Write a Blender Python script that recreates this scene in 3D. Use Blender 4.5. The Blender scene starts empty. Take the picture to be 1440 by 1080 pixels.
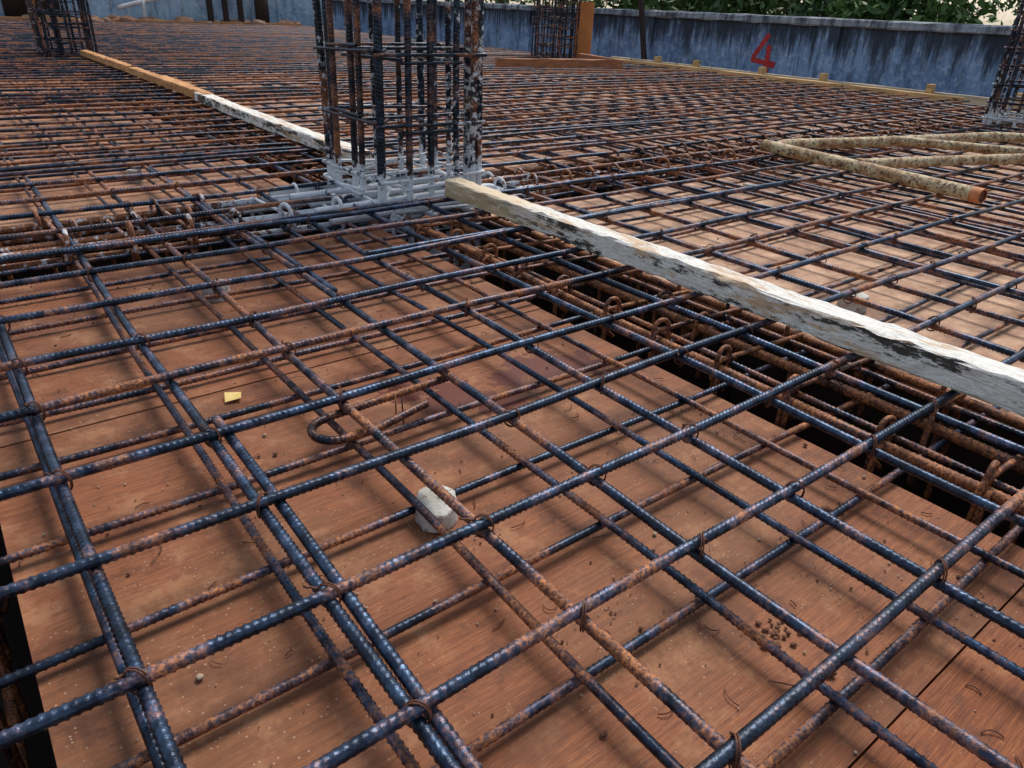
import bpy, math, random
import numpy as np
from mathutils import Vector, Matrix
random.seed(7); rs=np.random.RandomState(11)
scene=bpy.context.scene
COL=bpy.context.collection
# ---------------------------------------------------------------- helpers
class Acc:
    def __init__(s): s.v=[];s.f=[];s.r=[];s.p=[];s.s=[];s.n=0
    def add(s,V,F,rnd,paint,sl=None):
        s.v.append(V); s.f.append(F+s.n); s.n+=len(V)
        s.r.append(np.full(len(V),rnd)); s.p.append(np.broadcast_to(np.asarray(paint,float),(len(V),)).copy())
        s.s.append(np.zeros(len(V)) if sl is None else sl)
    def build(s,name,mat,parent=None,smooth=True):
        V=np.concatenate(s.v);F=np.concatenate(s.f)
        me=bpy.data.meshes.new(name)
        me.vertices.add(len(V)); me.vertices.foreach_set('co',V.astype(np.float32).ravel())
        me.loops.add(len(F)*4); me.loops.foreach_set('vertex_index',F.astype(np.int32).ravel())
        me.polygons.add(len(F)); me.polygons.foreach_set('loop_start',(np.arange(len(F))*4).astype(np.int32))
        me.update(calc_edges=True)
        me.polygons.foreach_set('use_smooth',np.full(len(F),smooth))
        for nm,a in (('rnd',s.r),('paint',s.p),('slen',s.s)):
            at=me.attributes.new(nm,'FLOAT','POINT'); at.data.foreach_set('value',np.concatenate(a).astype(np.float32))
        me.materials.append(mat)
        ob=bpy.data.objects.new(name,me); COL.objects.link(ob)
        if parent: ob.parent=parent
        return ob
def resample(P,ds):
    P=np.asarray(P,float); d=np.r_[0,np.cumsum(np.linalg.norm(np.diff(P,axis=0),axis=1))]
    n=max(2,int(round(d[-1]/ds))+1); t=np.linspace(0,d[-1],n)
    return np.stack([np.interp(t,d,P[:,i]) for i in range(3)],1),t
def tube(acc,P,r,ref=(0,0,1),ribs=None,sides=10,ds=None,rnd=None,paint=None,amp=0.0015):
    if rnd is None: rnd=rs.rand()
    if ribs: P,t=resample(P,ribs/4.0)
    elif ds: P,t=resample(P,ds)
    else:
        P=np.asarray(P,float); t=np.r_[0,np.cumsum(np.linalg.norm(np.diff(P,axis=0),axis=1))]
    T=np.gradient(P,axis=0); T/=np.linalg.norm(T,axis=1)[:,None]+1e-12
    R=np.array(ref,float); A=np.cross(T,R); A/=np.linalg.norm(A,axis=1)[:,None]+1e-12
    B=np.cross(A,T)
    th0=np.linspace(0,2*np.pi,sides,endpoint=False); th=th0+rs.rand()*6
    rad=np.full((len(P),sides),r)
    if ribs:
        w=th0%np.pi; sgn=np.where(th0<np.pi,1,-1)
        ph=2*np.pi*t[:,None]/ribs+1.9*w[None,:]*sgn[None,:]
        sd=np.sin(th0)[None,:]
        rad=rad+amp*np.clip(np.cos(ph)*1.7-.45,0,1)*(0.15+0.85*np.abs(sd))
        rad[:,0]+=amp*.45; rad[:,sides//2]+=amp*.45
    V=P[:,None,:]+rad[:,:,None]*(np.cos(th)[None,:,None]*A[:,None,:]+np.sin(th)[None,:,None]*B[:,None,:])
    V=np.concatenate([np.repeat(P[:1],sides,0)[None],V,np.repeat(P[-1:],sides,0)[None]],0)
    n=len(V); sl=np.repeat(np.r_[t[0],t,t[-1]],sides)
    i=np.arange(n-1)[:,None]*sides; j=np.arange(sides)[None,:]; j2=(j+1)%sides
    F=np.stack([i+j,i+j2,i+sides+j2,i+sides+j],-1).reshape(-1,4)
    V=V.reshape(-1,3)
    pv=0.0 if paint is None else (paint(V) if callable(paint) else paint)
    acc.add(V,F,rnd,pv,sl)
def rpoly(pts,rad,seg=6):
    pts=[np.array(p,float) for p in pts]; out=[pts[0]]
    for i in range(1,len(pts)-1):
        a=pts[i-1]-pts[i]; b=pts[i+1]-pts[i]; la=np.linalg.norm(a); lb=np.linalg.norm(b)
        q=min(rad,la*.48,lb*.48); A=pts[i]+a/la*q; B=pts[i]+b/lb*q
        for k in range(seg+1):
            t=k/seg; out.append((1-t)**2*A+2*t*(1-t)*pts[i]+t*t*B)
    out.append(pts[-1]); return np.array(out)
def mat_new(name):
    m=bpy.data.materials.new(name); m.use_nodes=True; nt=m.node_tree
    return m,nt,nt.nodes['Principled BSDF']
class N:
    def __init__(s,nt): s.nt=nt
    def __call__(s,t,inp=None,**kw):
        n=s.nt.nodes.new(t)
        for k,v in kw.items(): setattr(n,k,v)
        for k,v in (inp or {}).items():
            if isinstance(v,bpy.types.NodeSocket): s.nt.links.new(v,n.inputs[k])
            else: n.inputs[k].default_value=v
        return n
    def math(s,op,a,b=0.0,clamp=False):
        n=s('ShaderNodeMath',{0:a,1:b},operation=op); n.use_clamp=clamp; return n.outputs[0]
    def mix(s,f,a,b,blend='MIX'):
        n=s('ShaderNodeMix',data_type='RGBA',blend_type=blend)
        for k,v in ((0,f),(6,a),(7,b)):
            if isinstance(v,bpy.types.NodeSocket): s.nt.links.new(v,n.inputs[k])
            else: n.inputs[k].default_value=v if k==0 else (*v,1) if len(v)==3 else v
        return n.outputs[2]
    def ramp(s,f,a,b):
        return s('ShaderNodeMapRange',{0:f,1:a,2:b,3:0.0,4:1.0},interpolation_type='SMOOTHSTEP').outputs[0]
    def noise(s,vec,scale,detail=3,rough=.55):
        return s('ShaderNodeTexNoise',{'Vector':vec,'Scale':scale,'Detail':detail,'Roughness':rough}).outputs[0]
    def pos(s): return s('ShaderNodeNewGeometry').outputs['Position']
    def obj(s): return s('ShaderNodeTexCoord').outputs['Object']
    def scale(s,v,sc): return s('ShaderNodeVectorMath',{0:v,1:sc},operation='MULTIPLY').outputs[0]
    def bump(s,h,st,dist=.002): return s('ShaderNodeBump',{'Height':h,'Strength':st,'Distance':dist}).outputs[0]
def empty(name):
    e=bpy.data.objects.new(name,None); COL.objects.link(e); return e
# ---------------------------------------------------------------- materials
def rebar_mat(name,rustbias=0.0,bump=True,dark=1.0):
    m,nt,b=mat_new(name); n=N(nt); p=n.obj()
    rnd=n('ShaderNodeAttribute',attribute_name='rnd').outputs['Fac']
    pt=n('ShaderNodeAttribute',attribute_name='paint').outputs['Fac']
    sl=n('ShaderNodeAttribute',attribute_name='slen').outputs['Fac']
    along=n('ShaderNodeCombineXYZ',{0:n.math('MULTIPLY',sl,5.0),1:n.math('MULTIPLY',rnd,91.0),2:0.0}).outputs[0]
    n1=n.noise(along,1.0,4,.70)
    n2=n.noise(p,190.0,2,.7)
    n3=n.noise(p,42,2,.65)
    a=n.math('ADD',n.math('MULTIPLY',n1,2.3),n.math('MULTIPLY',rnd,.34))
    a=n.math('ADD',a,n.math('MULTIPLY',n2,.42)); a=n.math('ADD',a,n.math('MULTIPLY',n3,.26))
    rust=n.ramp(a,1.50-rustbias,2.02-rustbias)
    steel=n.mix(n.ramp(n3,.35,.65),(.016*dark,.030*dark,.058*dark),(.062*dark,.115*dark,.205*dark))  # brighter blue patches paint sky highlights into the steel colour
    steel=n.mix(n.math('MULTIPLY',n.ramp(n1,.56,.40),.7),steel,(.017,.019,.025))
    rc=n.mix(n.ramp(n2,.35,.64),(.085,.024,.010),(.56,.205,.055))
    rc=n.mix(n.math('MULTIPLY',n.ramp(n3,.58,.40),.55),rc,(.13,.042,.018))
    c=n.mix(n.math('MULTIPLY',rust,.93),steel,rc)
    wf=n.ramp(n.math('ADD',pt,n.math('MULTIPLY',n.math('SUBTRACT',n3,.5),1.1)),.40,.58)
    white=n.mix(n2,(.44,.48,.53),(.80,.83,.86))
    c=n.mix(wf,c,white)
    nt.links.new(c,b.inputs['Base Color'])
    dull=n.math('MAXIMUM',rust,wf)
    nt.links.new(n.math('SUBTRACT',.70,n.math('MULTIPLY',dull,.70),clamp=True),b.inputs['Metallic'])
    nt.links.new(n.math('ADD',.34,n.math('MULTIPLY',dull,.36)),b.inputs['Roughness'])
    if bump: nt.links.new(n.bump(n2,.7,.0012),b.inputs['Normal'])
    return m
M_REB=rebar_mat('rebar_steel',-.02); M_REBR=rebar_mat('rebar_rusty',.26,False,.55); M_REBD=rebar_mat('rebar_distant',.02,False,.62); M_REBC=rebar_mat('rebar_column',-.08,False,.5)
STAINS=((.72,1.09,.085),(.80,1.02,.07),(.66,1.16,.06),(.98,1.10,.10),(1.06,1.06,.08),(.88,1.10,.05))
def ply_mat():
    m,nt,b=mat_new('shuttering_plywood'); n=N(nt); p=n.pos()
    rnd=n('ShaderNodeAttribute',attribute_name='rnd').outputs['Fac']
    glare_tint=n('ShaderNodeAttribute',attribute_name='paint').outputs['Fac']
    off=n('ShaderNodeCombineXYZ',{0:n.math('MULTIPLY',rnd,37.),1:n.math('MULTIPLY',rnd,11.)}).outputs[0]
    q=n('ShaderNodeVectorMath',{0:p,1:off},operation='ADD').outputs[0]
    g1=n.noise(n.scale(q,(5,150,1)),1.0,3,.6); g2=n.noise(n.scale(q,(24,620,1)),1.0,2,.6)
    big=n.noise(q,2.2,4,.65); mid=n.noise(q,9,5,.75); blot=n.noise(q,5.0,4,.6)
    c=n.mix(n.ramp(g1,.25,.75),(.160,.042,.014),(.275,.086,.029))
    c=n.mix(n.math('MULTIPLY',n.ramp(g2,.50,.72),.42),c,(.46,.175,.066))
    c=n.mix(n.math('MULTIPLY',n.ramp(g2,.48,.3),.55),c,(.065,.018,.007))
    c=n.mix(n.math('MULTIPLY',n.ramp(big,.44,.60),.5),c,(.165,.072,.033))
    c=n.mix(n.math('MULTIPLY',n.ramp(mid,.50,.66),.50),c,(.40,.190,.090))
    c=n.mix(n.math('MULTIPLY',n.ramp(mid,.47,.30),.75),c,(.065,.019,.008))
    c=n.mix(n.math('MULTIPLY',n.ramp(blot,.56,.62),.42),c,(.085,.022,.009))
    c=n.mix(glare_tint,c,n.mix(n.ramp(mid,.3,.7),(.38,.21,.12),(.88,.62,.43)))  # lighter tan puts sky glare into the ply colour
    vor=n('ShaderNodeTexVoronoi',{'Vector':p,'Scale':170.0,'Randomness':1.0}); d=vor.outputs['Distance']
    cell=n('ShaderNodeSeparateColor',{0:vor.outputs['Color']}).outputs[0]
    sp=n.math('MULTIPLY',n.math('MULTIPLY',n.ramp(d,.30,.12),n.math('GREATER_THAN',cell,.84)),n.ramp(big,.38,.54))
    c=n.mix(n.math('MULTIPLY',sp,.65),c,(.52,.36,.24))
    tot=None
    for (x,y,r) in STAINS:
        dn=n('ShaderNodeVectorMath',{0:p,1:(x,y,0.0)},operation='DISTANCE').outputs['Value']
        k=n.math('SUBTRACT',1.0,n.math('DIVIDE',dn,r*1.5)); k=n.math('MAXIMUM',k,0.0)
        tot=k if tot is None else n.math('MAXIMUM',tot,k)
    st=n.ramp(n.math('ADD',tot,n.math('MULTIPLY',n.math('SUBTRACT',n.noise(p,21,3,.7),.5),1.7)),.42,.50)
    st=n.math('MULTIPLY',st,n.ramp(tot,0.0,.1))
    c=n.mix(n.math('MULTIPLY',st,.9),c,(.105,.014,.005))
    nt.links.new(c,b.inputs['Base Color'])
    nt.links.new(n.math('SUBTRACT',n.math('ADD',.50,n.math('MULTIPLY',mid,.40)),n.math('MULTIPLY',st,.15)),b.inputs['Roughness'])
    b.inputs['Specular IOR Level'].default_value=.28
    nt.links.new(n.bump(n.math('ADD',n.math('MULTIPLY',g2,.7),n.math('MULTIPLY',sp,.6)),.4,.0015),b.inputs['Normal'])
    return m
M_PLY=ply_mat()
def simple(name,ca,cb,scale,rough=.8,bumps=.4,stretch=(1,1,1),dist=.004,metal=0,dirt=None):
    m,nt,b=mat_new(name); n=N(nt); p=n.scale(n.obj(),stretch)
    a=n.noise(p,scale,4,.65); f=n.noise(p,scale*7,2,.6)
    c=n.mix(n.ramp(a,.3,.7),ca,cb)
    c=n.mix(n.math('MULTIPLY',f,.35),c,tuple(x*.35 for x in ca))
    if dirt: c=n.mix(n.ramp(n.noise(n.obj(),dirt[0],4,.75),dirt[1],dirt[1]+.06),c,dirt[2])
    nt.links.new(c,b.inputs['Base Color']); b.inputs['Roughness'].default_value=rough; b.inputs['Metallic'].default_value=metal
    nt.links.new(n.bump(n.math('ADD',a,f),bumps,dist),b.inputs['Normal']); return m
M_WOODO=simple('raw_orange_timber',(.46,.19,.06),(.80,.42,.16),3,.8,.4,(9,1.2,9),dirt=(6,.62,(.15,.06,.03)))
M_WOODY=simple('yellow_form_plank',(.42,.25,.10),(.76,.52,.24),3,.8,.4,(9,1.2,9),dirt=(5,.62,(.15,.08,.04)))
M_WOODA=simple('raw_plank_x',(.36,.16,.06),(.66,.34,.14),3,.8,.4,(1.2,9,9))
M_WOODG=simple('weathered_plank',(.36,.30,.22),(.66,.57,.44),3,.85,.4,(9,1.2,9),dirt=(5,.6,(.12,.08,.05)))
M_POST=simple('orange_formply',(.62,.22,.06),(.82,.36,.11),2,.7,.2)
M_DARKW=simple('dark_timber_trench_shade',(.012,.007,.005),(.034,.015,.010),4,.8,.4)  # props are dark themselves; on trench forms it paints in the shade inside
M_CONC=simple('concrete_block',(.42,.40,.35),(.74,.72,.66),30,.95,.6,dist=.002,dirt=(45,.60,(.24,.16,.10)))
M_SOIL=simple('soil',(.10,.06,.035),(.22,.13,.08),1.5,.95,.6,dist=.03)
M_WIRE=simple('rusty_tie_wire',(.07,.022,.012),(.20,.065,.028),60,.75,.2)
M_LEAFY=simple('yellow_leaf_scrap',(.70,.46,.12),(.88,.66,.22),40,.6,.2)
M_BARK=simple('bark',(.08,.055,.035),(.18,.13,.09),8,.9,.6)
M_RED=simple('red_paint',(.45,.015,.02),(.62,.04,.04),12,.7,.2)
M_GROOF=simple('green_roof_paint',(.03,.15,.05),(.06,.24,.08),2,.5,.2,dirt=(2,.58,(.13,.09,.05)))
M_PIPEI=simple('pipe_bore_rust',(.10,.03,.015),(.25,.08,.03),30,.8,.2)
M_PIPEE=simple('pipe_rim_rust',(.55,.18,.06),(.75,.30,.10),30,.7,.2)
def timber_paint():
    m,nt,b=mat_new('peeling_cream_paint_timber'); n=N(nt); o=n.obj(); p=n.scale(o,(12,2.2,12))
    a=n.noise(p,2.2,5,.72); f=n.noise(n.scale(o,(60,12,60)),3,4,.75); k=n.noise(n.scale(o,(10,2.2,10)),2.2,6,.8); g=n.noise(n.scale(o,(220,5,220)),1,2,.6)
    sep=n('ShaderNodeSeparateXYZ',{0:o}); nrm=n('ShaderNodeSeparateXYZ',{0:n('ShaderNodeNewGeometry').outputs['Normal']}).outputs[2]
    y=sep.outputs[1]
    c=n.mix(n.ramp(f,.3,.65),(.62,.60,.53),(.93,.91,.85))
    c=n.mix(n.math('MULTIPLY',n.ramp(g,.56,.70),.4),c,(.32,.26,.18))
    c=n.mix(n.math('MULTIPLY',n.ramp(a,.50,.60),.75),c,(.60,.36,.16))
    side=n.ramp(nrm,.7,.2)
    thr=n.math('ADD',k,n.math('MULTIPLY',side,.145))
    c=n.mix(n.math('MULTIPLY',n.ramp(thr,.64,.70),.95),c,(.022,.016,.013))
    c=n.mix(n.math('MULTIPLY',n.ramp(f,.60,.68),.65),c,(.09,.05,.03))
    fresh=n.ramp(n.math('ADD',y,n.math('MULTIPLY',n.math('SUBTRACT',a,.5),.5)),1.6,1.95)
    hi=n.math('SUBTRACT',1.0,n.ramp(y,2.5,2.6)); fresh=n.math('MULTIPLY',fresh,hi)
    c=n.mix(n.math('MULTIPLY',fresh,.7),c,n.mix(a,(.54,.36,.18),(.94,.74,.46)))
    nt.links.new(c,b.inputs['Base Color']); b.inputs['Roughness'].default_value=.8
    nt.links.new(n.bump(n.math('ADD',n.math('ADD',g,f),k),.8,.004),b.inputs['Normal']); return m
M_TIM=timber_paint()
def pipe_mat():
    m,nt,b=mat_new('cement_splashed_pipe'); n=N(nt); o=n.obj()
    a=n.noise(o,11,5,.8); f=n.noise(o,55,3,.75)
    c=n.mix(f,(.36,.26,.12),(.78,.66,.42)); c=n.mix(n.math('MULTIPLY',n.ramp(a,.46,.54),.85),c,(.30,.15,.055)); c=n.mix(n.ramp(f,.53,.59),c,(.09,.045,.022))
    nt.links.new(c,b.inputs['Base Color']); b.inputs['Roughness'].default_value=.65
    nt.links.new(n.bump(f,.8,.005),b.inputs['Normal']); return m
M_PIPE=pipe_mat()
def wall_mat(name,ca,cb,cc,top=.74,dark=1.0):
    m,nt,b=mat_new(name); n=N(nt); o=n.pos(); s=n('ShaderNodeSeparateXYZ',{0:o})
    st=n.noise(n.scale(o,(8,8,.8)),1.0,5,.75); a=n.noise(o,1.6,5,.7); f=n.noise(o,12,4,.75)
    c=n.mix(n.ramp(a,.3,.7),ca,cb)
    c=n.mix(n.math('MULTIPLY',n.ramp(f,.46,.66),.6),c,cc)
    h=n.ramp(s.outputs[2],top-.85,top)
    k=n.math('ADD',n.math('MULTIPLY',h,.36*dark),n.math('MULTIPLY',st,1.0))
    c=n.mix(n.math('MULTIPLY',n.ramp(k,.62,.84),.93*dark),c,(.014,.021,.036))
    k2=n.noise(n.scale(o,(5,5,1.6)),1.0,5,.8)
    c=n.mix(n.math('MULTIPLY',n.ramp(k2,.50,.62),.62*dark),c,(.045,.065,.10))
    nt.links.new(c,b.inputs['Base Color']); b.inputs['Roughness'].default_value=.85
    nt.links.new(n.bump(f,.5,.01),b.inputs['Normal']); return m
M_WALL=wall_mat('mouldy_blue_wall_paint',(.11,.19,.36),(.25,.38,.60),(.46,.58,.75))
M_WALL2=wall_mat('pale_blue_wall_paint',(.22,.35,.50),(.42,.57,.72),(.64,.72,.78),1.5,.75)
M_COPE=wall_mat('mouldy_coping',(.18,.22,.27),(.32,.37,.43),(.50,.52,.53),1.1,.95)
def leaf_mat():
    m,nt,b=mat_new('foliage'); n=N(nt)
    r=n('ShaderNodeAttribute',attribute_name='rnd').outputs['Fac']
    nt.links.new(n.mix(r,(.014,.040,.010),(.10,.21,.035)),b.inputs['Base Color']); b.inputs['Roughness'].default_value=.5
    return m
M_LEAF=leaf_mat()
# ---------------------------------------------------------------- box helpers
BOXF=np.array([[0,3,2,1],[4,5,6,7],[0,1,5,4],[1,2,6,5],[2,3,7,6],[3,0,4,7]])
def abox(acc,x0,x1,y0,y1,z0,z1,rnd=None,paint=0.0):
    acc.add(np.array([[x0,y0,z0],[x1,y0,z0],[x1,y1,z0],[x0,y1,z0],[x0,y0,z1],[x1,y0,z1],[x1,y1,z1],[x0,y1,z1]],float),BOXF,rs.rand() if rnd is None else rnd,paint)
def timber(acc,p0,p1,w,h,jit=.0015,cham=.005,seg=.04,bow=0.0,roll=0.0):
    p0=np.array(p0,float);p1=np.array(p1,float); L=np.linalg.norm(p1-p0); T=(p1-p0)/L
    up=np.array([0,0,1.]) if abs(T[2])<.9 else np.array([1.,0,0]); S=np.cross(T,up); S/=np.linalg.norm(S); U=np.cross(S,T)
    S,U=S*math.cos(roll)+U*math.sin(roll),U*math.cos(roll)-S*math.sin(roll)
    a,b=w/2,h/2; c=cham
    prof=[(-a+c,-b),(0,-b),(a-c,-b),(a,-b+c),(a,0),(a,b-c),(a-c,b),(0,b),(-a+c,b),(-a,b-c),(-a,0),(-a,-b+c)]
    n=max(2,int(L/seg)); V=[];k=len(prof)
    for i in range(n+1):
        t=i/n; c0=p0+T*L*t+U*bow*math.sin(math.pi*t)
        for (u,v) in prof:
            j=rs.randn(2)*jit; V.append(c0+S*(u+j[0])+U*(v+j[1]))
    V=np.array(V); ends=[V[:k].mean(0),V[-k:].mean(0)]
    V=np.concatenate([np.repeat(ends[0][None],k,0),V[:k],V,V[-k:],np.repeat(ends[1][None],k,0)])
    m=len(V)//k; i=np.arange(m-1)[:,None]*k; j=np.arange(k)[None]; j2=(j+1)%k
    acc.add(V,np.stack([i+j,i+j2,i+k+j2,i+k+j],-1).reshape(-1,4),rs.rand(),0.0)
# ---------------------------------------------------------------- deck
TX0,TX1=1.20,1.64; TY0,TY1=2.27,2.74
LX0,LX1=-.52,-.06
YE=18.6; XE=8.10; YS=-2.6; XS=-3.0
deck=Acc()
def panels(x0,x1,y0,y1,px,py,glare_tint,ystart=None):
    xs=[x0]
    while xs[-1]<x1-.25: xs.append(min(xs[-1]+px,x1) if x1-(xs[-1]+px)>.25 else x1)
    ys=[y0]
    if ystart: ys.append(ystart)
    while ys[-1]<y1-.25: ys.append(min(ys[-1]+py,y1) if y1-(ys[-1]+py)>.25 else y1)
    for i in range(len(xs)-1):
        for j in range(len(ys)-1):
            dz=rs.rand()*.002
            abox(deck,xs[i]+.0012,xs[i+1]-.0012,ys[j]+.0015,ys[j+1]-.0015,-.018,-dz,None,glare_tint+rs.rand()*.13)
panels(LX1,TX0,-2.29,TY0,1.3,1.22,.0,ystart=.153)
panels(TX1,XE,YS,TY0,2.44,1.22,.56)  # strongest tint: glare on this deck is painted, not reflected
panels(LX1,TX0,TY1,YE,1.3,2.44,.15)
panels(TX1,XE,TY1,YE,2.44,1.22,.32)
panels(XS,LX0,YS,TY0,2.44,1.22,.1); panels(XS,LX0,TY1,YE,2.44,1.22,.1)
deck.build('plywood_deck',M_PLY,smooth=False)
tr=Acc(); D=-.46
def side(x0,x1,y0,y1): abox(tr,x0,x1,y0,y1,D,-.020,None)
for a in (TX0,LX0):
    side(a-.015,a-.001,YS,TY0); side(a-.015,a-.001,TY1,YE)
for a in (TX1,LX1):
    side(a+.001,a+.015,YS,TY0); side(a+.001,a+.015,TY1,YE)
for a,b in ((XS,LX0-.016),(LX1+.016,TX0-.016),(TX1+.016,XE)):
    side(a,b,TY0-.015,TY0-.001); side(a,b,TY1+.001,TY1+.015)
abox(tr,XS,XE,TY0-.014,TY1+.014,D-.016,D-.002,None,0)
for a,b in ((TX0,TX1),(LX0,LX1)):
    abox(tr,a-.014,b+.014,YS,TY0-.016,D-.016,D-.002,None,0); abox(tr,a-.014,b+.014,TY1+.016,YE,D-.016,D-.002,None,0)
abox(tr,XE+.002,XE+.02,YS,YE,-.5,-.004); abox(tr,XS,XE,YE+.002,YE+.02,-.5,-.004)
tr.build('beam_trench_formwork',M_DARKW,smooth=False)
g=Acc(); g.add(np.array([[-400,-400,-.95],[400,-400,-.95],[400,400,-.95],[-400,400,-.95]],float),np.array([[0,1,2,3]]),.5,0); g.build('ground',M_SOIL,smooth=False)
# ---------------------------------------------------------------- rebar mats
def paintmat(V):
    d=np.hypot((V[:,0]-1.36)/1.0,V[:,1]-2.5); return np.clip(1.0-d*2.6,0,.62)
def paintbeam(V):
    d=np.hypot((V[:,0]-1.35)/1.5,V[:,1]-2.5); m=np.clip(1.18-d*1.7,0,.80)
    inA=(V[:,1]>TY0-.05)&(V[:,1]<TY1+.05)&(V[:,2]>-.05)
    return np.where(inA,np.maximum(m,.37*(V[:,0]<1.3)+.30*(V[:,0]>=1.3)),np.clip(m-.28,0,1)*(V[:,2]>-.1))
def bar_path(axis,c,z,skew=None,wav=None):
    sk=rs.randn()*.0035 if skew is None else skew
    w=(.0025+rs.rand()*.003) if wav is None else wav
    ph=rs.rand(4)*6
    def f(t):
        t=np.asarray(t,float); l=c+sk*(t-1.0)+w*np.sin(t*2.1+ph[0])+w*.4*np.sin(t*6.3+ph[1])
        zz=z+.0025*np.sin(t*3.3+ph[2])+.001*np.sin(t*9+ph[3])
        return np.stack([t,l,zz],1) if axis=='x' else np.stack([l,t,zz],1)
    return f
near=Acc(); far=Acc()
NX,NY=2.9,3.1
def bar(axis,c,z,a,b,r,lim,sides=10,**k):
    f=bar_path(axis,c,z,**k); rn=rs.rand(); isn=(c<(NY if axis=='x' else NX)) and c>-.5
    lo,hi=(max(a,-.35),min(b,lim)) if isn else (None,None)
    if isn and hi>lo:
        tube(near,f(np.arange(lo,hi+1e-6,.02)),r,ribs=.0100,sides=sides,rnd=rn,paint=paintmat)
        for s,e in ((a,lo),(hi,b)):
            if e-s>.05: tube(far,f(np.linspace(s,e,max(2,int((e-s)/.15)))),r*1.06,sides=6,rnd=rn)
    else: tube(far,f(np.linspace(a,b,max(2,int((b-a)/.25)))),r*1.06,sides=6,rnd=rn)
topA=[-.45,-.24,-.03,.213,.432,.637,.853,1.072,1.315,1.515,1.766,2.005,2.21]
y=2.21
while y<YE-.3: y+=.212+rs.randn()*.012; topA.append(y)
topB=[.03,.245,.475,.692,.915,1.147,1.37]
x=1.37
while x<XE-.3: x+=.218+rs.randn()*.010; topB.append(x)
x=.03
while x>XS+.3: x-=.215; topB.append(x)
botA=[-.42,-.2,.0,.2,.40,.59,.79,1.01,1.235,1.42,1.64,1.86,2.09]
y=2.09
while y<YE-.3: y+=.214+rs.randn()*.012; botA.append(y)
botB=[.02,.235,.45,.668,.885,1.08]
x=1.08
while x<XE-.3: x+=.22+rs.randn()*.012; botB.append(x)
x=.02
while x>XS+.3: x-=.215; botB.append(x)
for c in topA: bar('x',c,.086,XS+.2,XE-.03-rs.rand()*.08,.0077,NX)
for c in topB: bar('y',c,.0705,YS+.2,YE-.1,.0077,NY)
for c in botA: bar('x',c,.017,XS+.2,XE-.05,.0061,2.3,8)
for c in botB: bar('y',c,.0305,YS+.2,YE-.1,.0061,2.3,8)
for c,a,b in ((2.235,-.3,1.4),(1.785,.9,3.6),(2.95,1.8,6.1),(3.4,-.2,4)): bar('x',c,.087,a,b,.0076,NX)
for c,a,b in ((.268,-.2,1.15),(.712,1.6,4.0),(3.0,.2,4.2),(4.1,.5,6)): bar('y',c,.0705,a,b,.0076,NY)
mats=empty('rebar_mat')
near.build('ribbed_bars',M_REB,mats); far.build('distant_bars',M_REBD,mats)
# ---------------------------------------------------------------- beam cages
cg=Acc()
def stirrup(acc,plane,c,u0,u1,v0,v1,r,hook=.075,paint=None,jit=.006,ribs=.010):
    j=lambda: rs.randn()*jit
    u0+=j();u1+=j();v1+=j();c2=c+j()
    P=[(u0+hook*.75,v1-hook*.8),(u0-.004,v1),(u0,v0),(u1,v0),(u1,v1),(u0+.002,v1+.008),(u0-.012,v1-.03),(u0+hook*.6,v1-hook*1.0)]
    pts=[]
    for i,(u,v) in enumerate(P):
        o=c+(c2-c)*i/7+(.010 if i>4 else 0)
        pts.append((u,o,v) if plane=='xz' else (o,u,v))
    tube(acc,rpoly(pts,.028,6),r,ref={'xz':(0,1,0),'yz':(1,0,0)}[plane],ribs=ribs,sides=7,paint=paint,amp=.0009)
def curl(acc,base,d,r,paint=None,R=.022,tail=.05):
    base=np.array(base,float); d=np.array(d,float); d/=np.linalg.norm(d); u=np.array([0,0,1.])
    pts=[base-u*.16,base]
    for k in range(9):
        a=math.pi-k/8*math.pi*1.05; pts.append(base+d*(R+R*math.cos(a))+u*R*math.sin(a))
    pts.append(pts[-1]+(-u*.9+d*.15)*tail)
    tube(acc,np.array(pts),r,ref=tuple(np.cross(d,u)),ds=.007,sides=8,paint=paint)
yy=-2.4
while yy<YE-.3:
    if not(2.25<yy<2.8):
        stirrup(cg,'xz',yy,TX0+.045,TX1-.05,-.40,.045,.0056,paint=paintbeam if yy<4 else None,ribs=.012 if -.2<yy<2.3 else None)
        if yy<5:
            curl(cg,(TX0+.05,yy+.012,.055),(1,rs.randn()*.12,0),.0056,paint=paintbeam)
            if rs.rand()<.4: curl(cg,(TX0+.20+rs.randn()*.01,yy-.02,.055),(-1 if rs.rand()<.3 else 1,.2*rs.randn(),0),.0056,paint=paintbeam)
            curl(cg,(TX1-.05,yy+.02,.05),(-1,rs.randn()*.2,0),.0056,paint=paintbeam)
    yy+=.175+rs.randn()*.012
for x_,z_,r_ in ((TX0+.065,.028,.0105),(TX0+.20,.03,.0105),(TX1-.07,.03,.0105),(TX0+.07,-.38,.0105),(TX0+.16,-.38,.01),(TX1-.08,-.38,.0105),(TX0+.06,-.16,.007),(TX1-.06,-.16,.007)):
    f=bar_path('y',x_,z_); tube(cg,f(np.arange(-.4,2.9,.03)),r_,ribs=.012,sides=9,paint=paintbeam); tube(cg,f(np.linspace(2.9,YE-.1,60)),r_,sides=6); tube(cg,f(np.linspace(YS,-.4,9)),r_,sides=6)
xx=XS+.2
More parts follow.
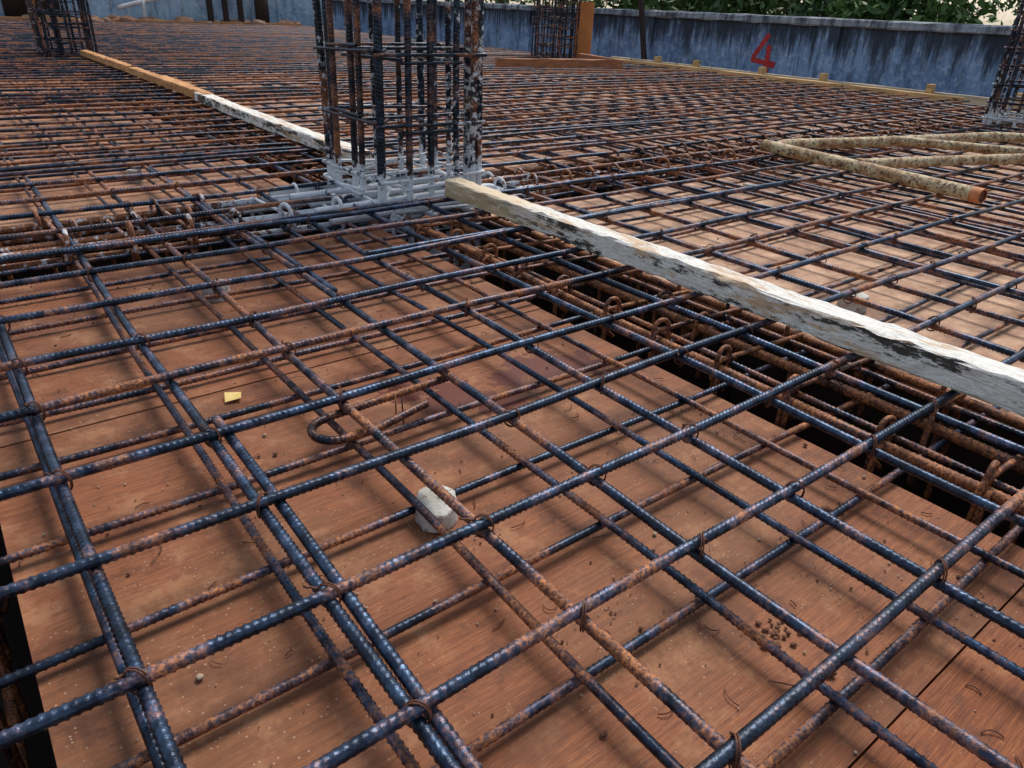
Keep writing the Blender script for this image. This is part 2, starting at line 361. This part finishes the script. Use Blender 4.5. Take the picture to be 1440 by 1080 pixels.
while xx<XE-.2:
    if not(1.2<xx<1.7):
        stirrup(cg,'yz',xx,TY0+.045,TY1-.05,-.40,.05,.006,paint=paintbeam,ribs=None)
        if -.4<xx<6:
            curl(cg,(xx+.012,TY0+.05,.070),(rs.randn()*.15,1,0),.0066,paint=paintbeam,R=.034)
            if rs.rand()<.8: curl(cg,(xx-.02,TY1-.06,.066),(rs.randn()*.15,-1,0),.0062,paint=paintbeam,R=.030)
            if rs.rand()<.6: curl(cg,(xx+.05,TY0+.25,.066),(rs.randn()*.15,-1,0),.0062,paint=paintbeam,R=.030)
    xx+=.175+rs.randn()*.014
for y_,z_,r_ in ((TY0+.08,.052,.012),(TY0+.15,.05,.012),(TY0+.26,.052,.012),(TY1-.09,.05,.012),(TY0+.09,.015,.0115),(TY0+.08,-.38,.0105),(TY0+.23,-.38,.0105),(TY1-.09,-.38,.0105),(TY0+.06,-.17,.007)):
    f=bar_path('x',y_,z_); tube(cg,f(np.arange(-.3,2.6,.03)),r_,ribs=.012,sides=9,paint=paintbeam); tube(cg,f(np.linspace(2.6,XE-.1,40)),r_,sides=6,paint=paintbeam); tube(cg,f(np.linspace(XS+.1,-.3,9)),r_,sides=6,paint=paintbeam)
yy=-2.4
while yy<YE-.3:
    if not(2.25<yy<2.8): stirrup(cg,'xz',yy,LX0+.05,LX1-.05,-.40,.02,.005,ribs=None)
    yy+=.16
for x_,z_ in ((LX0+.07,.0),(LX0+.2,.0),(LX1-.07,.0),(LX0+.07,-.38),(LX1-.07,-.38)):
    f=bar_path('y',x_,z_); tube(cg,f(np.linspace(YS+.1,YE-.1,80)),.0105,sides=8)
for k in range(8):
    y_=2.30+k*.055+rs.randn()*.008; a=.86+rs.rand()*.22; b=1.75+rs.rand()*.12; z_=.04+.025*(k%2)
    tube(cg,rpoly([(a,y_,z_),(b,y_+rs.randn()*.01,z_+.01),(b+.01,y_,-.2)],.04),.013,ref=(0,1,0.01),ribs=.013,paint=lambda V:np.full(len(V),.80),amp=.0016)
cg.build('beam_rebar_cage',M_REBR)
# ---------------------------------------------------------------- columns
def column(x0,x1,y0,y1,H,detail,whiteh,base=-.42,name='column_rebar_cage',n=5):
    ac=Acc()
    def pf(V):
        z=V[:,2]; w=np.clip((whiteh-z)/.08*.4+.58,0,1.0)
        if whiteh<0: return np.zeros(len(V))
        right=np.clip((V[:,0]-(x0+x1)/2-.02)/.1,0,1)*np.clip((y0+.38-V[:,1])/.1,0,1)
        w=np.maximum(w,right*np.clip(.47-(z-.1)*.16,0,1)*(z>.0))
        back=np.clip((V[:,1]-y1+.1)/.1,0,1); w=np.maximum(w,back*np.clip(.46-(z-.1)*.15,0,1))
        return w
    pos=[]
    for i in range(n):
        for j in range(n):
            if i in(0,n-1) or j in(0,n-1): pos.append((x0+(x1-x0)*i/(n-1),y0+(y1-y0)*j/(n-1)))
    extra=[(x0+(x1-x0)*.08,y0+(y1-y0)*.04),(x0+(x1-x0)*.93,y0+.01),(x0+.01,y1-.06),(x1-.02,y0+.07),(x0+(x1-x0)*.31,y0+.02)]
    for (px,py) in pos+extra:
        px+=rs.randn()*.006; py+=rs.randn()*.006; lx,ly=rs.randn(2)*.006
        z=np.linspace(base,H+rs.rand()*.25,30); P=np.stack([px+lx*z+.003*np.sin(z*4+px*50),py+ly*z+.003*np.cos(z*3+py*40),z],1)
        tube(ac,P,.0112 if rs.rand()<.6 else .0142,ref=(1,0,0),ribs=.0125 if detail else None,sides=9 if detail else 7,paint=pf,amp=.0016,ds=None if detail else .1)
    o=.016
    zs=[-.3,-.15,-.03,.03,.085,.135,.335,.56,.80,1.03,1.26,1.5]
    if not detail: zs=[.02,.12,.24,.36,.48,.60,.72,.84,.96,1.1,1.25,1.4]
    rb=dict(ribs=.0105 if detail else None,ds=None if detail else .05,sides=7,paint=pf,amp=.0009,ref=(0,0,1))
    for z in zs:
        t1,t2,t3,t4=rs.randn(4)*.008
        tube(ac,rpoly([(x0+.08,y0+.07,z+.01),(x0-o,y0-o,z+t1),(x1+o,y0-o,z+t2),(x1+o,y1+o,z+t3),(x0-o,y1+o,z+t4),(x0-o-.004,y0-o-.002,z+.012+t1),(x0+.07,y0+.08,z+.02)],.02),.006,**rb)
        dz=.02+rs.rand()*.012; ux0,ux1=x0+(x1-x0)*.25-o,x0+(x1-x0)*.75+o
        tube(ac,rpoly([(ux0,y0-o,z-dz),(ux1,y0-o,z-dz+t1),(ux1,y1+o,z-dz+t2),(ux0,y1+o,z-dz+t3),(ux0,y0-o,z-dz+.01)],.02),.006,**rb)
        uy0,uy1=y0+(y1-y0)*.25-o,y0+(y1-y0)*.75+o; dz-=.04
        tube(ac,rpoly([(x0-o,uy0,z-dz),(x1+o,uy0,z-dz+t1),(x1+o,uy1,z-dz+t2),(x0-o,uy1,z-dz+t3),(x0-o,uy0,z-dz+.01)],.02),.006,**rb)
    return ac.build(name,M_REBC)
column(1.235,1.67,2.325,2.75,1.6,True,.15)
column(1.17,1.62,9.05,9.50,1.6,False,-.2)
column(7.34,7.79,8.52,8.97,1.6,False,-.2)
column(6.45,6.90,1.94,2.38,1.6,False,.14)
# ---------------------------------------------------------------- tie wires
tw=Acc()
for cx in topB:
    for cy in topA:
        if -.3<cx<2.6 and -.3<cy<3.0 and rs.rand()<.8:
            s=1 if rs.rand()<.5 else -1; dx,dy=.7071*s,.7071; a=.0135
            for q in range(2):
                t=np.linspace(0,2*np.pi*.97,15); o=(q-.5)*.003
                tube(tw,np.stack([cx+dx*a*1.1*np.cos(t)-dy*o,cy+dy*a*1.1*np.cos(t)+dx*o,.0785+.0195*np.sin(t)],1),.0012,ref=(dy,-dx,0),sides=5)
            b=np.array([cx+dx*.012,cy+dy*.012,.088]); dr=rs.randn(3)*.5; dr[2]=abs(dr[2])*.6+.1
            L=.010+rs.rand()*.014; t=np.linspace(0,1,8)[:,None]
            tube(tw,b+dr*L*t+np.c_[np.sin(t*14),np.cos(t*14),t*0]*.0015*t,.0017,sides=5)
tw.build('tie_wire_knots',M_WIRE)
cl=Acc()
for i in range(230):
    if i<130: x,y=rs.uniform(-.03,1.18),rs.uniform(.0,2.25)
    else: x,y=rs.uniform(1.7,5),rs.uniform(.0,2.25)
    L=rs.uniform(.012,.045); a=rs.rand()*6.3; k=rs.randn()*50; t=np.linspace(0,L,9)
    ang=a+k*t; X=x+np.cumsum(np.cos(ang))*L/9; Y=y+np.cumsum(np.sin(ang))*L/9
    if X.max()>1.19 and i<130: continue
    tube(cl,np.stack([X,Y,.0015+.003*rs.rand()*np.sin(t/L*3.1)],1),.0006+.0004*rs.rand(),sides=5)
cl.build('wire_clippings',M_WIRE)
cr=Acc(); crw=Acc()
cen=[(rs.uniform(0,1.15),rs.uniform(.1,2.2)) for _ in range(12)]+[(rs.uniform(1.7,5),rs.uniform(.1,2.2)) for _ in range(20)]
def blob(acc,x,y,s):
    u=np.linspace(0,2*np.pi,7)[:-1]; V=[]
    for k,(rr,zz) in enumerate(((.01,-.5),(.8,-.3),(1,.2),(.6,.75),(.01,.9))):
        for q in u: V.append([x+s*rr*math.cos(q)*(1+rs.randn()*.15),y+s*rr*math.sin(q)*(1+rs.randn()*.15),s*.5+s*zz*.7*(1+rs.randn()*.1)])
    V=np.array(V); i=np.arange(4)[:,None]*6; j=np.arange(6)[None]; j2=(j+1)%6
    acc.add(V,np.stack([i+j,i+j2,i+6+j2,i+6+j],-1).reshape(-1,4),rs.rand(),0)
for i in range(1900):
    if rs.rand()<.5:
        c0=cen[rs.randint(len(cen))]; x,y=c0[0]+rs.randn()*.05,c0[1]+rs.randn()*.05
    else: x,y=rs.uniform(-.03,1.18),rs.uniform(-.1,2.25)
    if (1.18<x<1.66) or x<-.05: continue
    blob(cr if rs.rand()<.5 else crw,x,y,min(.005,.0009*math.exp(abs(rs.randn())*.55)))
for (x,y,s) in ((1.02,.42,.010),(1.0,.39,.007),(.72,.235,.008),(.70,.30,.008),(.69,.31,.006),(1.04,.405,.006),(.43,.34,.005)): blob(cr,x,y,s)
for i in range(26): blob(cr,.72+rs.randn()*.014,.315+rs.randn()*.012,.0022+.002*rs.rand())
cr.build('dirt_crumbs',simple('dirt_crumb',(.13,.05,.025),(.28,.13,.07),200,.9)); crw.build('sand_grains',simple('sand_grain',(.36,.26,.18),(.60,.48,.36),200,.9))
# ---------------------------------------------------------------- spacer blocks
def spacer(x,y,rr,h,rot,name='concrete_spacer_block'):
    ac=Acc(); k=28; V=[]; prof=[(.01,0),(1.0,0),(1.0,.05),(.97,.5),(.95,.95),(.90,1.0),(.5,1.01),(.01,1.0)]
    ph=rs.rand(4)*6
    for (q,zz) in prof:
        for i in range(k):
            a=i/k*2*math.pi; e=1+.03*math.cos(3*a+ph[0])+.02*math.sin(7*a+ph[1])
            u,v=rr*q*e*math.cos(a)*1.12,rr*q*e*math.sin(a)*.95
            hz=h*zz
            if zz>.9: hz=h*zz-max(0.0,u+v*.4-rr*.05)*.22
            V.append([x+u*math.cos(rot)-v*math.sin(rot)+rs.randn()*.0004,y+u*math.sin(rot)+v*math.cos(rot)+rs.randn()*.0004,hz+rs.randn()*.0004])
    V=np.array(V); m=len(prof); i=np.arange(m-1)[:,None]*k; j=np.arange(k)[None]; j2=(j+1)%k
    ac.add(V,np.stack([i+j,i+j2,i+k+j2,i+k+j],-1).reshape(-1,4),.5,0); return ac.build(name,M_CONC,smooth=False)
for q in ((.486,.775,.035,.038,4.2),(.51,1.90,.038,.042,1.2),(1.95,.90,.036,.045,2.2),(3.0,2.0,.035,.03,0),(.66,3.4,.03,.05,1)): spacer(*q)
ac=Acc(); ac.add(np.array([[.335,1.313,.004],[.366,1.308,.007],[.376,1.338,.004],[.345,1.343,.010]]),np.array([[0,1,2,3]]),.5,0); ac.build('yellow_leaf',M_LEAFY,smooth=False)
ac=Acc(); pts=[(.72,1.085,.052),(.45,1.075,.050)]
for k in range(10):
    a=math.pi/2+k/9*math.pi; pts.append((.44+.040*math.cos(a),1.035+.040*math.sin(a),.048))
pts+=[(.50,.995,.047),(.62,1.02,.05)]
tube(ac,np.array(pts),.0070,ribs=.009,sides=10,rnd=.15)
tube(ac,np.array([(.565,1.04,.012),(.566,1.041,.075)]),.0016,ref=(1,0,0),sides=5); tube(ac,np.array([(.575,1.03,.012),(.574,1.032,.072)]),.0016,ref=(1,0,0),sides=5)
ac.build('hairpin_bar',M_REBR)
# ---------------------------------------------------------------- timbers on mat
ac=Acc(); timber(ac,(1.480,2.225,.126),(1.474,-1.6,.124),.068,.062,bow=.003,jit=.0017,seg=.03); timber(ac,(1.45,2.86,.126),(1.475,5.15,.124),.075,.055,bow=-.006); ac.build('painted_timber_batten',M_TIM,smooth=False)
ac=Acc(); timber(ac,(1.49,5.0,.128),(1.50,7.0,.124),.07,.055); timber(ac,(1.50,7.05,.128),(1.50,9.0,.124),.07,.055); timber(ac,(1.57,5.6,.12),(1.57,6.4,.12),.05,.04); ac.build('raw_timber_batten',M_WOODO,smooth=False)
e=empty('edge_formwork')
ac=Acc(); timber(ac,(8.22,8.4,.05),(8.17,3.25,.045),.06,.12,seg=.2); ac.build('front_plank',M_WOODY,e,False)
ac=Acc(); timber(ac,(8.62,8.6,.05),(8.60,2.2,.04),.05,.11,seg=.2); timber(ac,(8.42,8.6,-.08),(8.42,.0,-.08),.30,.03,seg=.2); ac.build('rear_plank',M_WOODG,e,False)
ac=Acc()
for yv in (7.6,6.9,5.85,5.0,3.75,2.9): timber(ac,(8.55,yv,-.5),(8.56,yv+.01,.17),.06,.10,seg=.2)
ac.build('stakes',M_WOODY,e,False)
ac=Acc(); timber(ac,(5.45,7.3,.12),(7.15,6.95,.12),.05,.12,seg=.2); timber(ac,(7.15,7.0,.12),(7.5,8.1,.12),.05,.12,seg=.2); timber(ac,(6.1,7.75,.12),(7.4,7.6,.12),.3,.03,seg=.2); ac.build('timber_form_box',simple('box_brown_timber',(.24,.09,.04),(.46,.19,.08),3,.8,.4,(1.2,9,9)),smooth=False)
ac=Acc(); timber(ac,(8.06,8.66,-.1),(8.06,8.66,.82),.24,.04,seg=.2,roll=-.6); timber(ac,(8.11,8.74,-.1),(8.11,8.74,.80),.05,.05,seg=.2); ac.build('orange_form_post',M_POST,smooth=False)
ac=Acc(); timber(ac,(8.72,7.95,-.2),(8.8,8.3,.95),.07,.06,seg=.2); ac.build('dark_prop',M_DARKW,smooth=False)
# ---------------------------------------------------------------- pipe frame
e=empty('scaffold_pipe_frame'); ac=Acc(); z=.115; R=.030
pA=(3.55,2.33,z);pB=(3.33,1.15,z)
tube(ac,np.array([pA,pB]),R,ds=.03,sides=20)
tube(ac,rpoly([(3.53,2.24,z),(3.66,2.30,z),(4.4,2.03,z+.01),(5.25,1.85,z+.01),(5.6,1.5,z+.01),(5.4,.9,z)],.12,8),R*.95,ds=.03,sides=18)
tube(ac,np.array([(3.44,1.74,z+.012),(4.05,1.54,z+.015),(5.3,1.09,z+.02)]),R*.85,ds=.03,sides=16)
tube(ac,np.array([(4.34,2.04,z+.02),(4.72,1.36,z+.02)]),R*.8,ds=.03,sides=16)
ac.build('tubes',M_PIPE,e)
d=np.array(pB)-np.array(pA); d/=np.linalg.norm(d)
def ring(acc,c,d,r0,r1,l0,l1,k=24):
    s=np.cross(d,[0,0,1.]); s/=np.linalg.norm(s); u=np.cross(s,d); V=[]
    for (r,l) in ((r0,l0),(r1,l1)):
        for i in range(k): a=i/k*2*math.pi; V.append(c+d*l+s*r*math.cos(a)+u*r*math.sin(a))
    j=np.arange(k); acc.add(np.array(V),np.stack([j,(j+1)%k,k+(j+1)%k,k+j],-1),.5,0)
ac=Acc(); c=np.array(pB,float); ring(ac,c,d,R*1.03,R*1.03,-.03,.012); ring(ac,c,d,R*1.03,R*.84,.012,.012); ac.build('rim',M_PIPEE,e)
ac=Acc(); ring(ac,c,d,R*.84,R*.84,.012,.002); ring(ac,c,d,R*.84,.0005,.002,.0015); ac.build('bore',M_PIPEI,e)
# ---------------------------------------------------------------- walls
WX=9.25
e=empty('boundary_wall'); ac=Acc()
abox(ac,WX,WX+.15,-6,19.6,-1.0,.66)
for yv in (-3.6,-.6,2.4,5.45,8.5,11.5,14.5,17.5): abox(ac,WX-.05,WX-.002,yv-.15,yv+.15,-1.0,.658)
ac.build('panels',M_WALL,e,False)
ac=Acc(); timber(ac,(WX+.06,-6,.705),(WX+.06,19.6,.705),.28,.09,jit=.004,cham=.015,seg=.25); ac.build('coping',M_COPE,e,False)
e=empty('site_wall'); ac=Acc(); abox(ac,-6,9.0,19.4,19.55,-1.0,1.3)
for xv in (-4,-1,2.2,5.0,7.8): abox(ac,xv-.12,xv+.12,19.34,19.398,-1.0,1.29)
ac.build('panels',M_WALL2,e,False)
ac=Acc(); timber(ac,(-6,19.47,1.35),(9.0,19.47,1.35),.26,.09,seg=.25); ac.build('coping',M_WALL2,e,False)
ac=Acc(); timber(ac,(-3,18.75,.06),(8.0,18.8,.06),.05,.14,seg=.25); ac.build('edge_plank',M_WOODA,smooth=False)
ac=Acc()
for xv in (5.9,6.25,6.6): tube(ac,np.array([(xv,18.9,-.3),(xv+.03,18.95,1.25)]),.07,ref=(1,0,0),ds=.2,sides=10)
abox(ac,1.9,2.9,19.0,19.06,.1,1.2); abox(ac,7.0,7.3,18.95,19.05,-.2,1.2)
ac.build('dark_props',M_DARKW)
ac=Acc(); tube(ac,np.array([(4.0,19.0,.35),(5.1,19.05,.62)]),.045,ds=.1,sides=10,ref=(0,0,1)); tube(ac,np.array([(4.5,19.0,-.5),(4.52,19.0,.5)]),.04,ref=(1,0,0),ds=.1,sides=10); ac.build('white_pipe_rail',simple('white_pipe',(.5,.52,.53),(.7,.7,.7),5,.5))
ac=Acc()
for i in range(120):
    x=rs.uniform(2,8); blob(ac,x,18.95+rs.randn()*.1,rs.uniform(.05,.18))
ac.build('rubble_pile',simple('brick_rubble',(.20,.09,.05),(.45,.30,.20),3,.9))
ac=Acc(); X=WX-.004
def stroke(a,b,w,x):
    a=np.array(a,float);b=np.array(b,float);t=(b-a)/np.linalg.norm(b-a); s=np.array([-t[1],t[0]])*w/2
    n=8; L=[]
    for i in range(n+1):
        c=a+(b-a)*i/n; j=1+rs.randn()*.08
        for sg in (1,-1): q=c+s*sg*j; L.append([x,q[0],q[1]])
    L=np.array(L); i=np.arange(n)*2; ac.add(L,np.stack([i,i+1,i+3,i+2],-1),.5,0)
y0=6.34
stroke((y0-.02,.53),(y0+.18,.23),.065,X); stroke((y0+.20,.21),(y0-.19,.16),.065,X-.002); stroke((y0-.05,.40),(y0-.07,-.02),.07,X-.004)
ac.build('painted_number_sign',M_RED,smooth=False)
# ---------------------------------------------------------------- behind the wall
e=empty('corrugated_roof_shed'); ac=Acc(); n=140; V=[]
for i in range(n+1):
    yv=-6+i*.075; dz=.025*math.cos(i*math.pi/2)
    V.append([12.4,yv,1.12+dz]); V.append([16.5,yv,2.3+dz])
V=np.array(V); i=np.arange(n)*2; ac.add(V,np.stack([i,i+1,i+3,i+2],-1),.5,0); ac.build('roof',M_GROOF,e,False)
ac=Acc(); abox(ac,12.8,12.95,-5.9,4.3,-1,1.20); ac.build('front_wall',simple('shed_wall',(.14,.10,.07),(.24,.18,.12),2),e,False)
ac=Acc()
for yv in (-5.9,-3,0,2.5,4.2): timber(ac,(12.5,yv,-1),(12.5,yv,1.1),.08,.08,seg=.3)
ac.build('posts',M_DARKW,e,False)
def tree(x,y,H,rad,nleaf,name='broadleaf_tree'):
    e=empty(name); tr=Acc(); lf=Acc(); base=np.array([x,y,-.95])
    def limb(a,b,r0,r1):
        t=np.linspace(0,1,8)[:,None]; P=a+(b-a)*t+np.sin(t*5)*.04
        k=7; th=np.linspace(0,2*np.pi,k,endpoint=False); rad_=(r0+(r1-r0)*t[:,0])
        V=P[:,None,:]+rad_[:,None,None]*np.stack([np.cos(th),np.sin(th),0*th],1)[None]
        i=np.arange(7)[:,None]*k; j=np.arange(k)[None]; j2=(j+1)%k
        tr.add(V.reshape(-1,3),np.stack([i+j,i+j2,i+k+j2,i+k+j],-1).reshape(-1,4),.5,0)
    top=base+np.array([0,0,H*.55]); limb(base,top,.14,.08); cl=[]
    for i in range(22):
        d=rs.randn(3); d/=np.linalg.norm(d); d[2]=d[2]*.7
        c=base+np.array([0,0,H*.66])+d*rad*(.35+.65*rs.rand()); limb(top-np.array([0,0,rs.rand()*.6]),c,.04,.012); cl.append((c,rs.rand()))
    for i in range(nleaf):
        c,sh=cl[rs.randint(len(cl))]; p=c+rs.randn(3)*rad*.19; s=.05+.06*rs.rand(); a=rs.randn(3);a/=np.linalg.norm(a); b=np.cross(a,rs.randn(3)); b/=np.linalg.norm(b)
        lf.add(np.array([p,p+a*s+b*s*.4,p+a*s*2,p+a*s-b*s*.4]),np.array([[0,1,2,3]]),np.clip(sh*.6+rs.rand()*.4,0,1),0)
    tr.build('trunk',M_BARK,e); lf.build('crown',M_LEAF,e,False)
for q in ((11.0,10.5,3.4,1.5,4200),(11.2,8.6,3.2,1.4,4200),(11.2,6.9,2.9,1.0,3200),(11.6,5.6,2.7,.9,2600),(13.5,12,4.2,1.8,3000),(17.2,6.0,4.8,1.9,3000),(17.5,1.0,4.8,1.9,2600),(12,16,4,1.6,2600),(5,22.5,4.4,1.7,2000),(0,23,4.4,1.7,2000)): tree(*q)
# ---------------------------------------------------------------- light, world, camera
w=bpy.data.worlds.new('World'); scene.world=w; w.use_nodes=True; nt=w.node_tree; n=N(nt); bg=nt.nodes['Background']
el,az=math.radians(55),math.radians(60)
sky=nt.nodes.new('ShaderNodeTexSky'); sky.sky_type='NISHITA'; sky.sun_disc=False; sky.sun_elevation=el; sky.sun_rotation=az; sky.dust_density=1.5; sky.air_density=1.2
hs=n('ShaderNodeHueSaturation',{'Saturation':.65,'Color':sky.outputs[0]}); nt.links.new(hs.outputs[0],bg.inputs[0]); bg.inputs[1].default_value=.15
sl=bpy.data.lights.new('sun','SUN'); sl.energy=2.9; sl.angle=math.radians(28); sl.color=(1,.94,.86)
so=bpy.data.objects.new('sun',sl); COL.objects.link(so)
dv=Vector((math.sin(az)*math.cos(el),math.cos(az)*math.cos(el),math.sin(el))); so.rotation_euler=dv.to_track_quat('Z','Y').to_euler()
cam=bpy.data.cameras.new('camera'); co=bpy.data.objects.new('camera',cam); COL.objects.link(co); scene.camera=co
cam.sensor_width=36; cam.lens=36*1012.4/1440; cam.clip_start=.02; cam.clip_end=1500
yaw,pit,rol=[math.radians(v) for v in (-38.97,62.33,2.63)]
co.matrix_world=Matrix.Translation((0,0,.72))@Matrix.Rotation(yaw,4,'Z')@Matrix.Rotation(pit,4,'X')@Matrix.Rotation(rol,4,'Z')
scene.view_settings.view_transform='Standard'; scene.view_settings.look='None'; scene.view_settings.exposure=0; scene.view_settings.gamma=1
